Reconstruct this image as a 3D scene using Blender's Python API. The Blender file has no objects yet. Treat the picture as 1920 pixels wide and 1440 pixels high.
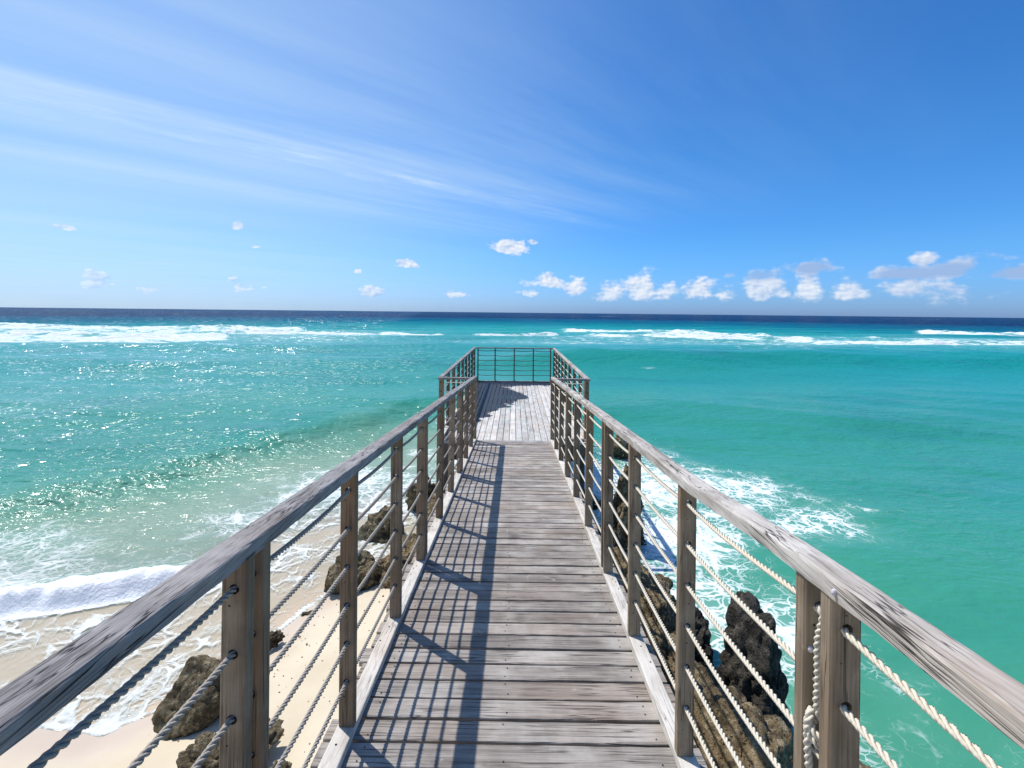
import bpy, bmesh, math, random
import numpy as np
from mathutils import Vector, Matrix, Euler

C = bpy.context.scene.collection
R = math.radians

# ------------------------------------------------------------------ camera
F = 840.0                     # focal length in pixels of a 1920 px wide frame
CZ = 3.9                      # eye height above the sea
cam_d = bpy.data.cameras.new('camera')
cam = bpy.data.objects.new('camera', cam_d); C.objects.link(cam)
cam_d.sensor_width = 36; cam_d.sensor_fit = 'HORIZONTAL'
cam_d.lens = F / 1920 * 36
cam_d.shift_y = -134 / 1920
cam_d.clip_start = .05; cam_d.clip_end = 60000
ROLL = R(.6); YAW = R(.35)
cam.matrix_world = (Matrix.Translation((0, 0, CZ)) @ Matrix.Rotation(YAW, 4, 'Z')
                    @ Matrix.Rotation(R(90), 4, 'X') @ Matrix.Rotation(ROLL, 4, 'Z'))
bpy.context.scene.camera = cam

# ------------------------------------------------------------------ light
SUN_EL, SUN_AZ = R(59), R(-52)          # azimuth clockwise from +Y
sd = bpy.data.lights.new('sun', 'SUN'); sun = bpy.data.objects.new('sun', sd); C.objects.link(sun)
sd.energy = 4.6; sd.angle = R(.53); sd.color = (1, .965, .91)
sdir = Vector((math.sin(SUN_AZ) * math.cos(SUN_EL), math.cos(SUN_AZ) * math.cos(SUN_EL), math.sin(SUN_EL)))
sun.rotation_euler = sdir.to_track_quat('Z', 'Y').to_euler()
sc = bpy.context.scene
sc.view_settings.view_transform = 'Standard'; sc.view_settings.look = 'None'
sc.view_settings.gamma = 1; sc.view_settings.exposure = 0.0
sc.cycles.use_denoising = True
sc.cycles.max_bounces = 8; sc.cycles.transparent_max_bounces = 12


class NT:
    """small helper to write node trees"""
    def __init__(s, tree):
        s.t = tree; s.n = tree.nodes; s.l = tree.links
    def new(s, typ, **kw):
        n = s.n.new(typ)
        for k, v in kw.items(): setattr(n, k, v)
        return n
    def put(s, sock, v):
        if v is None: return
        if isinstance(v, bpy.types.NodeSocket): s.l.new(v, sock)
        elif isinstance(v, (tuple, list)) and len(v) == 3 and sock.type == 'RGBA': sock.default_value = (*v, 1)
        else: sock.default_value = v
    def m(s, op, a, b=None, c=None, clamp=False):
        n = s.new('ShaderNodeMath', operation=op); n.use_clamp = clamp
        for i, v in enumerate((a, b, c)): s.put(n.inputs[i], v)
        return n.outputs[0]
    def vm(s, op, a, b=None):
        n = s.new('ShaderNodeVectorMath', operation=op)
        s.put(n.inputs[0], a)
        if b is not None:
            if op == 'SCALE': s.put(n.inputs['Scale'], b)
            else: s.put(n.inputs[1], b)
        return n.outputs['Value'] if op in ('LENGTH', 'DOT_PRODUCT', 'DISTANCE') else n.outputs[0]
    def xyz(s, v):
        n = s.new('ShaderNodeSeparateXYZ'); s.put(n.inputs[0], v); return n.outputs
    def comb(s, x, y, z):
        n = s.new('ShaderNodeCombineXYZ')
        for i, v in enumerate((x, y, z)): s.put(n.inputs[i], v)
        return n.outputs[0]
    def noise(s, v, scale, detail=4, rough=.55, dist=0, out='Fac'):
        n = s.new('ShaderNodeTexNoise'); s.put(n.inputs['Vector'], v)
        n.inputs['Scale'].default_value = scale; n.inputs['Detail'].default_value = detail
        n.inputs['Roughness'].default_value = rough; n.inputs['Distortion'].default_value = dist
        return n.outputs[out]
    def ss(s, v, a, b, lo=0., hi=1.):
        n = s.new('ShaderNodeMapRange', interpolation_type='SMOOTHSTEP')
        s.put(n.inputs['Value'], v); s.put(n.inputs['From Min'], a); s.put(n.inputs['From Max'], b)
        s.put(n.inputs['To Min'], lo); s.put(n.inputs['To Max'], hi); return n.outputs[0]
    def lin(s, v, a, b, lo=0., hi=1.):
        n = s.new('ShaderNodeMapRange')
        s.put(n.inputs['Value'], v); s.put(n.inputs['From Min'], a); s.put(n.inputs['From Max'], b)
        s.put(n.inputs['To Min'], lo); s.put(n.inputs['To Max'], hi); return n.outputs[0]
    def mix(s, f, a, b, bt='MIX'):
        n = s.new('ShaderNodeMix', data_type='RGBA', blend_type=bt)
        s.put(n.inputs[0], f); s.put(n.inputs[6], a); s.put(n.inputs[7], b); return n.outputs[2]
    def ramp(s, f, stops):
        n = s.new('ShaderNodeValToRGB'); s.put(n.inputs[0], f); e = n.color_ramp.elements
        while len(e) < len(stops): e.new(.5)
        for q, (p, c) in zip(e, stops): q.position = p; q.color = (*c, 1)
        return n.outputs[0]
    def attr(s, name, out='Fac'):
        return s.new('ShaderNodeAttribute', attribute_name=name).outputs[out]
    def bump(s, h, strength, dist, normal=None):
        n = s.new('ShaderNodeBump'); s.put(n.inputs['Height'], h)
        s.put(n.inputs['Strength'], strength); n.inputs['Distance'].default_value = dist
        if normal is not None: s.put(n.inputs['Normal'], normal)
        return n.outputs[0]


# ------------------------------------------------------------------ sky
w = bpy.data.worlds.new('World'); sc.world = w; w.use_nodes = True
w.node_tree.nodes.clear(); T = NT(w.node_tree)
sky = T.new('ShaderNodeTexSky', sky_type='NISHITA'); sky.sun_disc = False
sky.sun_elevation = SUN_EL; sky.sun_rotation = SUN_AZ
sky.altitude = 0; sky.air_density = 1.0; sky.dust_density = .45; sky.ozone_density = 2.6
gd = T.new('ShaderNodeNewGeometry').outputs['Incoming']
d = T.vm('NORMALIZE', T.vm('SCALE', gd, -1.0))
tc = T.new('ShaderNodeTexCoord').outputs['Generated']; d = T.vm('NORMALIZE', tc)
dx, dy, dz = T.xyz(d)
hs = T.new('ShaderNodeHueSaturation'); hs.inputs['Saturation'].default_value = 1.22
hs.inputs['Hue'].default_value = .5
T.put(hs.inputs['Color'], sky.outputs[0])
skyc = T.mix(1.0, hs.outputs[0], T.ramp(dz, [(0, (.40, .69, 1.62)), (.05, (.42, .78, 1.50)), (.12, (.46, .91, 1.42)), (.30, (.52, 1.02, 1.40)), (1, (.60, 1.0, 1.36))]), 'MULTIPLY')
# high cirrus: streaks in the plane of the cloud layer
zc = T.m('MAXIMUM', dz, .02)
u = T.m('DIVIDE', dx, zc); v = T.m('DIVIDE', dy, zc)
wn = T.noise(T.comb(T.m('MULTIPLY', u, .22), T.m('MULTIPLY', v, .22), 3.1), 1.0, 2)
ca = T.m('ADD', T.m('MULTIPLY', u, .75), T.m('MULTIPLY', v, .66))
cc = T.m('ADD', T.m('ADD', T.m('MULTIPLY', u, -.66), T.m('MULTIPLY', v, .75)), T.m('MULTIPLY', T.m('SUBTRACT', wn, .5), .45))
def gauss(x, c0, s0, k):
    q = T.m('DIVIDE', T.m('SUBTRACT', x, c0), s0)
    return T.m('MULTIPLY', T.m('EXPONENT', T.m('MULTIPLY', T.m('MULTIPLY', q, q), -1.0)), k)
band = T.m('ADD', T.m('ADD', gauss(cc, 3.02, .50, .80), gauss(cc, 4.2, .60, .55)), T.m('ADD', gauss(cc, 2.0, .6, .38), gauss(cc, .8, .5, .12)))
st1 = T.noise(T.comb(T.m('MULTIPLY', ca, .32), T.m('MULTIPLY', cc, 2.2), 0), 1.0, 7, .56, .12)
st2 = T.noise(T.comb(T.m('MULTIPLY', ca, .9), T.m('MULTIPLY', cc, 5.0), 7), 1.0, 7, .62, .15)
stv = T.m('ADD', T.m('MULTIPLY', T.ss(st1, .22, .85), .80), T.m('MULTIPLY', T.ss(st2, .3, .85), .18))
st3 = T.noise(T.comb(T.m('MULTIPLY', ca, 2.6), T.m('MULTIPLY', cc, 5.5), 5), 1.0, 7, .62, .1)
band = T.m('ADD', band, T.m('MULTIPLY', gauss(cc, 3.15, .22, .9), T.m('MULTIPLY', T.ss(st3, .45, .72), T.ss(st1, .40, .60))))
fade = T.ss(ca, 5.4, .8)
cir = T.m('MULTIPLY', T.m('MULTIPLY', band, stv), T.m('MULTIPLY', fade, 1.0), clamp=True)
veil = T.m('MULTIPLY', T.ss(T.m('SUBTRACT', dx, T.m('MULTIPLY', dz, .1)), .35, -.95), T.m('ADD', T.ss(dz, .02, .40, .62, .38), T.m('MULTIPLY', T.m('SUBTRACT', T.noise(T.comb(T.m('MULTIPLY', ca, .2), cc, 2), 1, 5), .5), .35)))
cir = T.m('MULTIPLY', cir, T.ss(dz, .04, .14)); cir = T.m('SUBTRACT', 1., T.m('MULTIPLY', T.m('SUBTRACT', 1., cir), T.m('SUBTRACT', 1., veil)))
# fair-weather cumulus low over the horizon: (azimuth deg, elevation deg, half width, half height, whiteness)
az = T.m('MULTIPLY', T.m('ARCTAN2', dx, dy), 57.2958)
el = T.m('MULTIPLY', T.m('ARCSINE', dz), 57.2958)
def pxd(px, py):
    xr = px + .0104 * (py - 586) - 965.4; yr = py - .0104 * (px - 960)
    dd = Vector((xr / F, 1, (586 - yr) / F)).normalized()
    return math.degrees(math.atan2(dd.x, dd.y)), math.degrees(math.asin(dd.z))
# centre (photo measure), half width, half height (deg), density, greyness
CU = [(180, 530, 4.2, 1.6, .85, 0), (285, 543, 3.2, 1.0, .75, 0), (465, 537, 3.2, 1.2, .8, 0), (700, 549, 2.2, 1.1, .9, 0), (60, 556, 4, .8, .6, 0),
      (120, 425, 1.4, .55, .95, 0), (443, 424, 1.1, .8, .95, 0), (478, 463, .7, .3, .6, 0), (182, 417, .4, .6, .5, 0),
      (760, 496, 1.6, .7, .9, 0), (670, 509, .6, .5, .8, 0), (735, 467, .6, .4, .6, 0), (960, 464, 2.9, 1.45, 1.0, 0), (1000, 455, 1.2, .5, .9, 0),
      (850, 552, 2.4, 1.0, .7, 0), (1030, 530, 3.2, 1.2, .9, 0), (1075, 540, 1.9, 1.7, .95, 0), (1010, 548, 3.4, .8, .75, 0),
      (1145, 548, 2.6, 1.4, .9, 0), (1200, 540, 2.4, 2.0, 1.0, 0), (1245, 548, 1.8, 1.4, .9, 0),
      (1310, 545, 2.0, 1.7, 1.0, 0), (1360, 550, 1.6, 1.2, .8, 0), (1425, 542, 2.1, 2.0, 1.0, .1), (1425, 517, 2.4, .9, .8, .9),
      (1465, 550, 1.0, .8, .8, 0), (1512, 540, 1.5, 1.9, .95, 0), (1522, 504, 2.3, 1.0, .85, 1), (1593, 547, 1.7, 1.3, .9, 0),
      (1690, 542, 2.0, 1.3, 1.0, 0), (1728, 487, 1.1, .9, 1.0, 0), (1700, 515, 3.0, .9, .95, 1), (1780, 508, 2.7, 1.1, .9, .9),
      (1800, 500, 1.5, 1.2, .9, .15), (1750, 548, 4.0, 1.4, .6, .5), (1900, 512, 2.6, .9, .9, 1), (1840, 488, 2.0, .8, .5, 1), (1370, 517, .9, .4, .6, .8)]
cpos = T.comb(T.m('MULTIPLY', az, .42), T.m('MULTIPLY', el, .62), 1.7)
cn = T.noise(cpos, 1.0, 9, .60)
cn2 = T.noise(T.vm('ADD', cpos, (-.12, .16, 0)), 1.0, 9, .60)
dens = None; grey = None
for (px, py, wa, ha, k, g) in CU:
    a0, e0 = pxd(px, py)
    qx = T.m('DIVIDE', T.m('SUBTRACT', az, a0), wa * 1.25); qy = T.m('DIVIDE', T.m('SUBTRACT', el, e0), ha * 1.2)
    qy = T.m('MULTIPLY', qy, T.lin(qy, -.2, 0., 1.35, 1.0))
    b = T.m('EXPONENT', T.m('MULTIPLY', T.m('ADD', T.m('MULTIPLY', qx, qx), T.m('MULTIPLY', qy, qy)), -1.4))
    b = T.m('MULTIPLY', b, k)
    dens = b if dens is None else T.m('MAXIMUM', dens, b)
    if g:
        gg = T.m('MULTIPLY', b, g); grey = gg if grey is None else T.m('MAXIMUM', grey, gg)
cn = T.m('ADD', T.m('MULTIPLY', T.m('SUBTRACT', cn, .5), 1.5), .5)
cn2 = T.m('ADD', T.m('MULTIPLY', T.m('SUBTRACT', cn2, .5), 1.5), .5)
c0 = T.m('ADD', dens, T.m('MULTIPLY', T.m('SUBTRACT', cn, .5), 1.25))
cum = T.m('MULTIPLY', T.ss(c0, .34, .80), T.ss(dens, .03, .30))
lit = T.m('ADD', T.m('MULTIPLY', T.m('SUBTRACT', cn, cn2), 3.2), .62, clamp=True)
haz = T.ss(el, .2, 4.5, .66, .97)
cum = T.m('MULTIPLY', T.m('MULTIPLY', cum, haz), T.ss(az, -46, 0, .72, .93))
bg1 = T.new('ShaderNodeBackground'); bg1.inputs['Strength'].default_value = .112
T.put(bg1.inputs['Color'], skyc)
bg2 = T.new('ShaderNodeBackground'); bg2.inputs['Strength'].default_value = 1.0
ccol = T.mix(lit, (.50, .62, .84), (.95, .97, 1.0))
ccol = T.mix(T.m('MULTIPLY', grey, 1.5, clamp=True), ccol, (.35, .50, .78))
allc = T.m('MAXIMUM', cum, cir)
T.put(bg2.inputs['Color'], T.mix(T.m('GREATER_THAN', cum, cir), (.68, .85, .98), ccol))
ms = T.new('ShaderNodeMixShader'); T.put(ms.inputs[0], allc)
T.l.new(bg1.outputs[0], ms.inputs[1]); T.l.new(bg2.outputs[0], ms.inputs[2])
T.l.new(ms.outputs[0], T.new('ShaderNodeOutputWorld').inputs[0])


# ------------------------------------------------------------------ numpy noise
rs = np.random.RandomState(7)
PERM = np.concatenate([rs.permutation(256)] * 3).astype(np.int64)
GR = rs.normal(size=(256, 3)); GR /= np.linalg.norm(GR, axis=1)[:, None]
def pn(x, y, z=0.):
    x, y, z = np.broadcast_arrays(np.asarray(x, float), np.asarray(y, float), np.asarray(z, float))
    xi, yi, zi = np.floor(x).astype(np.int64), np.floor(y).astype(np.int64), np.floor(z).astype(np.int64)
    xf, yf, zf = x - xi, y - yi, z - zi
    f = lambda t: t * t * t * (t * (t * 6 - 15) + 10)
    u_, v_, w_ = f(xf), f(yf), f(zf)
    out = 0
    for i in (0, 1):
        for j in (0, 1):
            for k in (0, 1):
                h = PERM[PERM[PERM[(xi + i) & 255] + ((yi + j) & 255)] + ((zi + k) & 255)]
                g = GR[h]
                dt = g[..., 0] * (xf - i) + g[..., 1] * (yf - j) + g[..., 2] * (zf - k)
                out = out + dt * (u_ if i else 1 - u_) * (v_ if j else 1 - v_) * (w_ if k else 1 - w_)
    return out * 1.5
def fbm(x, y, z=0., oct=4, gain=.5):
    s_ = 0; a = 1.
    for o in range(oct):
        s_ = s_ + a * pn(x * 2 ** o + o * 17.3, y * 2 ** o - o * 9.1, z * 2 ** o + o * 4.7); a *= gain
    return s_
def sst(x, a, b):
    t = np.clip((x - a) / (b - a), 0, 1); return t * t * (3 - 2 * t)
def interp(x, pts):
    p = sorted(pts); return np.interp(x, [q[0] for q in p], [q[1] for q in p])


# ------------------------------------------------------------------ object helpers
def tag(o, label=None, cat=None, group=None, kind=None):
    if label: o['label'] = label
    if cat: o['category'] = cat
    if group: o['group'] = group
    if kind: o['kind'] = kind
    return o
def empty(name, loc, label, cat, group=None):
    o = bpy.data.objects.new(name, None); C.objects.link(o); o.location = loc
    o.empty_display_size = .2
    return tag(o, label, cat, group)
def link(name, me, mat, parent=None, loc=(0, 0, 0), rot=(0, 0, 0)):
    o = bpy.data.objects.new(name, me); C.objects.link(o)
    if mat is not None and len(me.materials) == 0:
        for m_ in (mat if isinstance(mat, (list, tuple)) else [mat]): me.materials.append(m_)
    if parent is not None:
        o.parent = parent; o.location = Vector(loc) - parent.location
    else: o.location = loc
    o.rotation_euler = rot
    return o
def npmesh(name, verts, faces, smooth=False, attrs=None):
    me = bpy.data.meshes.new(name)
    verts = np.asarray(verts, np.float32); faces = np.asarray(faces, np.int32)
    me.vertices.add(len(verts)); me.vertices.foreach_set('co', verts.ravel())
    n = faces.shape[1]
    me.loops.add(faces.size); me.loops.foreach_set('vertex_index', faces.ravel())
    me.polygons.add(len(faces)); me.polygons.foreach_set('loop_start', np.arange(0, faces.size, n, dtype=np.int32))
    try: me.polygons.foreach_set('loop_total', np.full(len(faces), n, np.int32))
    except Exception: pass
    if smooth: me.polygons.foreach_set('use_smooth', np.ones(len(faces), bool))
    for k, a in (attrs or {}).items():
        at = me.attributes.new(k, 'FLOAT', 'POINT'); at.data.foreach_set('value', np.asarray(a, np.float32))
    me.update(calc_edges=True); me.validate()
    return me
class MB:
    """collects verts and faces with a per-vertex random value"""
    def __init__(s): s.v = []; s.f = []; s.r = []; s.mi = []
    def add(s, vs, fs, rnd=0., mi=0):
        b = len(s.v); s.v += [tuple(q) for q in vs]; s.f += [tuple(i + b for i in f) for f in fs]
        s.r += [rnd] * len(vs); s.mi += [mi] * len(fs)
    def box(s, x0, x1, y0, y1, z0, z1, rnd=0., mi=0):
        s.add([(x0, y0, z0), (x1, y0, z0), (x1, y1, z0), (x0, y1, z0), (x0, y0, z1), (x1, y0, z1), (x1, y1, z1), (x0, y1, z1)],
              [(0, 3, 2, 1), (4, 5, 6, 7), (0, 1, 5, 4), (1, 2, 6, 5), (2, 3, 7, 6), (3, 0, 4, 7)], rnd, mi)
    def beam(s, axis, t0, t1, cfun, wd, ht, n, seed, jit=.0015, rnd=0., bev=.005, mi=0):
        """worn board: runs along axis from t0 to t1, cfun(t) = centre of its top face (cross, z); rounded edges, wobbling"""
        rg = random.Random(seed); prof = [(-wd/2, -ht), (-wd/2, -bev), (-wd/2 + bev * .4, -bev * .3), (-wd/2 + bev * 1.3, 0), (0, .0004),
                (wd/2 - bev * 1.3, 0), (wd/2 - bev * .4, -bev * .3), (wd/2, -bev), (wd/2, -ht)]
        vs = []; fs = []; K = len(prof); ph = [rg.uniform(0, 99) for _ in prof]
        for i in range(n + 1):
            t = t0 + (t1 - t0) * i / n; c, z = cfun(t)
            for k, (a, b) in enumerate(prof):
                ja = jit * (math.sin(t * 9 + ph[k]) + math.sin(t * 23.7 + ph[k] * 2) * .7 + rg.uniform(-1, 1) * .8)
                jb = jit * .5 * (math.sin(t * 13 + ph[k] * 3) + rg.uniform(-1, 1) * .6) * (0 if k in (0, K - 1) else 1)
                sgn = -1 if a < 0 else (1 if a > 0 else 0)
                aa = c + a - sgn * abs(ja) ; zz = z + b - abs(jb)
                vs.append((t, aa, zz) if axis == 'X' else (aa, t, zz))
        flip = axis == 'X'
        for i in range(n):
            for k in range(K):
                a = i * K + k; b = i * K + (k + 1) % K; c_ = b + K; d_ = a + K
                fs.append((a, b, c_, d_) if flip else (a, d_, c_, b))
        fs.append(tuple(range(K))[::-1] if flip else tuple(range(K)))
        fs.append(tuple(n * K + k for k in range(K)) if flip else tuple(n * K + k for k in range(K))[::-1])
        s.add(vs, fs, rnd, mi)
    def disc(s, c, nrm, r, rnd=0., mi=0, seg=8):
        nrm = Vector(nrm).normalized(); a = nrm.orthogonal().normalized(); b = nrm.cross(a)
        vs = [Vector(c) + r * (math.cos(t) * a + math.sin(t) * b) for t in [2 * math.pi * i / seg for i in range(seg)]]
        s.add(vs, [tuple(range(seg))], rnd, mi)
    def mesh(s, name, smooth=False):
        me = bpy.data.meshes.new(name); me.from_pydata(s.v, [], s.f)
        at = me.attributes.new('rnd', 'FLOAT', 'POINT'); at.data.foreach_set('value', np.asarray(s.r, np.float32))
        me.polygons.foreach_set('material_index', np.asarray(s.mi, np.int32))
        if smooth: me.polygons.foreach_set('use_smooth', np.ones(len(s.f), bool))
        me.update(); return me


# ------------------------------------------------------------------ materials
def wood(name, axis, light, mid, dark, var=.35, wet=False, crack=.5, rough=.8, grain=1., brown=.0):
    m = bpy.data.materials.new(name); m.use_nodes = True; N = NT(m.node_tree); N.n.clear()
    oi = N.new('ShaderNodeObjectInfo').outputs['Random']
    rnd = N.attr('rnd'); pos = N.new('ShaderNodeNewGeometry').outputs['Position']
    off = N.m('ADD', N.m('MULTIPLY', rnd, 53.0), N.m('MULTIPLY', oi, 31.0))
    p = N.vm('ADD', pos, N.comb(off, N.m('MULTIPLY', off, .7), N.m('MULTIPLY', off, 1.3)))
    sc_ = {'X': (1.1, 42, 42), 'Y': (42, 1.1, 42), 'Z': (42, 42, 1.1)}[axis]
    g = N.vm('MULTIPLY', p, sc_)
    sc2 = {'X': (5, 190, 190), 'Y': (190, 5, 190), 'Z': (190, 190, 5)}[axis]
    g2 = N.vm('MULTIPLY', p, sc2)
    n1 = N.noise(g, grain, 6, .64, .12); n2 = N.noise(g2, grain, 4, .6, .3)
    n3 = N.noise(p, 4.5, 5, .6); n4 = N.noise(p, 1.3, 3, .5)
    col = N.mix(N.ss(n1, .28, .66), dark, mid)
    col = N.mix(N.ss(N.m('ADD', N.m('MULTIPLY', n3, .6), N.m('MULTIPLY', n2, .4)), .40, .68), col, light)
    col = N.mix(N.m('MULTIPLY', N.ss(n4, .45, .7), .35 + brown), col, tuple(a * b for a, b in zip(mid, (1.08, .88, .72))))
    tone = N.m('ADD', 1 - var / 2, N.m('MULTIPLY', N.m('FRACT', N.m('MULTIPLY', N.m('ADD', rnd, oi), 7.31)), var))
    col = N.mix(1., col, N.comb(tone, tone, tone), 'MULTIPLY')
    # thin cracks along the grain
    ck = N.noise(N.vm('MULTIPLY', g, (.9, .9, .9)), grain, 3, .5, .1)
    ckm = N.m('MULTIPLY', N.ss(N.m('ABSOLUTE', N.m('SUBTRACT', ck, .5)), .022, .0), N.ss(N.noise(p, 3.1, 2), .40, .6))
    col = N.mix(N.m('MULTIPLY', ckm, crack), col, tuple(a * .22 for a in dark))
    # pale salt spots
    sp = N.ss(N.noise(p, 8.0, 6, .7, 1.2), .62, .74)
    col = N.mix(N.m('MULTIPLY', sp, .6), col, tuple(min(.62, a * 1.5) for a in light))
    r_ = N.m('ADD', rough - .08, N.m('MULTIPLY', n3, .16))
    if wet:
        X, Y, Z = N.xyz(pos)
        wnz = N.m('SUBTRACT', N.noise(pos, 1.9, 8, .72), .5)
        m1 = N.ss(N.m('ADD', N.m('SUBTRACT', Y, N.m('ADD', 11.15, N.m('MULTIPLY', X, 2.3))), N.m('MULTIPLY', wnz, 3.6)), -.07, .12)
        m2 = N.ss(N.m('ADD', N.m('SUBTRACT', .36, X), N.m('MULTIPLY', wnz, .8)), -.03, .05)
        m2b = N.ss(N.m('ADD', N.m('SUBTRACT', 13.2, N.m('ADD', Y, N.m('MULTIPLY', X, 1.8))), N.m('MULTIPLY', wnz, 1.2)), -.1, .15)
        m3 = N.ss(N.m('ADD', N.m('SUBTRACT', Y, N.m('ADD', 13.85, N.m('MULTIPLY', X, .22))), N.m('MULTIPLY', wnz, 1.2)), -.05, .1)
        m4 = N.ss(N.m('ADD', N.m('MULTIPLY', X, -1.0), N.m('MULTIPLY', wnz, .4)), .38, .52)
        wetm = N.m('MAXIMUM', N.m('MULTIPLY', N.m('MULTIPLY', m1, m2), N.m('MAXIMUM', m2b, m4)), m3)
        spots = N.ss(N.noise(pos, 5.5, 3, .5, .5), .70, .73)
        wetm = N.m('MAXIMUM', wetm, N.m('MULTIPLY', spots, N.ss(Y, 9, 11)))
        col = N.mix(wetm, col, N.mix(1., col, (.05, .058, .08), 'MULTIPLY'))
        r_ = N.m('ADD', N.m('MULTIPLY', N.m('SUBTRACT', 1., wetm), r_), N.m('MULTIPLY', wetm, .5))
    b = N.new('ShaderNodeBsdfPrincipled')
    N.put(b.inputs['Base Color'], col); N.put(b.inputs['Roughness'], r_)
    b.inputs['Specular IOR Level'].default_value = .3
    hgt = N.m('SUBTRACT', N.m('ADD', N.m('MULTIPLY', n1, .6), N.m('MULTIPLY', n2, .5)), N.m('MULTIPLY', ckm, 1.2))
    N.put(b.inputs['Normal'], N.bump(hgt, .7, .004))
    N.l.new(b.outputs[0], N.new('ShaderNodeOutputMaterial').inputs[0])
    return m
def plain(name, col, rough=.7, nscale=30, var=.25, bump=.3, bd=.002):
    m = bpy.data.materials.new(name); m.use_nodes = True; N = NT(m.node_tree); N.n.clear()
    pos = N.new('ShaderNodeNewGeometry').outputs['Position']
    n = N.noise(pos, nscale, 4, .6)
    c = N.mix(N.m('MULTIPLY', n, 1.), tuple(a * (1 - var) for a in col), tuple(min(1, a * (1 + var)) for a in col))
    b = N.new('ShaderNodeBsdfPrincipled'); N.put(b.inputs['Base Color'], c); b.inputs['Roughness'].default_value = rough
    N.put(b.inputs['Normal'], N.bump(n, bump, bd))
    N.l.new(b.outputs[0], N.new('ShaderNodeOutputMaterial').inputs[0]); return m

M_deck = wood('deck_wood', 'X', (.45, .412, .368), (.305, .27, .238), (.135, .11, .092), var=.40, crack=.8)
M_plat = wood('platform_wood', 'Y', (.68, .65, .61), (.565, .535, .495), (.32, .29, .255), var=.30, wet=True, crack=.5)
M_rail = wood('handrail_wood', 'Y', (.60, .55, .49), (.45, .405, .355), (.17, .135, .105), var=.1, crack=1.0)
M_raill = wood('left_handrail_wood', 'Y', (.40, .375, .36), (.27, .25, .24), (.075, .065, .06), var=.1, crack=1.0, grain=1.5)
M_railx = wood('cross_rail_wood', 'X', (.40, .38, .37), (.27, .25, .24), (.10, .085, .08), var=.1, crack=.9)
M_kerb = wood('kerb_wood', 'Y', (.70, .65, .58), (.60, .55, .48), (.40, .35, .29), var=.15, crack=.4)
M_post = wood('post_wood', 'Z', (.34, .265, .185), (.235, .172, .112), (.11, .076, .048), var=.35, crack=.6, brown=.3)
M_under = wood('beam_wood', 'Y', (.20, .17, .15), (.13, .11, .095), (.06, .05, .045), var=.2)
M_pile = wood('pile_wood', 'Z', (.16, .135, .11), (.10, .085, .07), (.045, .038, .03), var=.2)
M_dark = plain('nail_hole', (.012, .010, .009), .9)
M_bolt = plain('bolt_metal', (.55, .50, .52), .45, 200)
M_ropd = plain('shaded_rope_fibre', (.37, .33, .28), .9, 160, .25, .4, .001)  # left ropes: shade on the side turned from the sun put into the colour
M_ropb = plain('backlit_rope_fibre', (.10, .09, .08), .8, 160, .25, .4, .001)  # far railing ropes: near-black colour stands in for their backlit shade
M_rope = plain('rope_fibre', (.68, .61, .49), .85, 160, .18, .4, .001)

# ------------------------------------------------------------------ the walkway
def zd(y): return 2.28 - .081 * y        # deck surface of the sloping walkway
ZP = 1.62                                # platform deck
YE = 7.90                                # where the walkway ends
XI, PW, PD = .65, .064, .036             # inner face of the posts, post width and depth

wk = empty('walkway', (0, 3.5, 1.9), 'narrow sloping boardwalk of weathered grey cross planks leading down to the square end deck', 'walkway')
rg = random.Random(3)
mb = MB(); y = -1.6; pk = 0
nails = []
while y < YE - .09:
    pw = rg.choice((.107, .107, .104, .110)); tilt = rg.uniform(-.0022, .0022); dz_ = rg.uniform(-.003, .002)
    y1 = min(y + pw, YE - .115)
    if y1 - y < .05: break
    xa, xb = -.755 - rg.uniform(0, .035), .755 + rg.uniform(0, .02)
    n = 22; seed = rg.random(); yc = (y + y1) / 2
    skew = rg.uniform(-.0015, .0015)
    def cf(t, yc=yc, skew=skew, dz_=dz_, seed=seed):
        return (yc + skew * t + .0012 * math.sin(t * 3 + seed * 9), zd(yc) + dz_)
    b0 = len(mb.v)
    mb.beam('X', xa, xb, cf, y1 - y, .028, n, int(seed * 1e6), jit=.0013, rnd=rg.random(), bev=.004)
    for i in range(b0, len(mb.v)):           # slope and cup
        q = mb.v[i]; mb.v[i] = (q[0], q[1], q[2] - .081 * (q[1] - yc) + tilt * (q[1] - yc) * 8)
    for nx in (-.60, -.025, .60):
        for ny in (-.028, .028):
            if rg.random() < .85:
                cx_, cy_ = nx + rg.uniform(-.012, .012), yc + ny + rg.uniform(-.006, .006)
                nails.append(((cx_, cy_, zd(cy_) + dz_ + .0016), rg.uniform(.0030, .0044)))
    y = y1 + rg.uniform(.008, .015); pk += 1
for c_, r_ in nails: mb.disc(c_, (0, .08, 1), r_, mi=1)
link('deck', mb.mesh('deck_planks'), [M_deck, M_dark], wk).location = -wk.location
mb = MB()
mb.beam('X', -.76, .76, lambda t: (YE - .05, zd(YE - .05) + .002), .104, .028, 30, 77, rnd=.35)
link('end_board', mb.mesh('end_board'), wood('end_board_wood', 'X', (.46, .44, .42), (.34, .32, .31), (.2, .18, .17)), wk).location = -wk.location
for x in (-.62, 0., .62):
    mb = MB(); mb.beam('Y', -1.6, YE, lambda t, x=x: (x, zd(t) - .0315), .05, .16, 20, 5, rnd=x)
    link('joist', mb.mesh('joist'), M_under, wk).location = -wk.location
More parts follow.
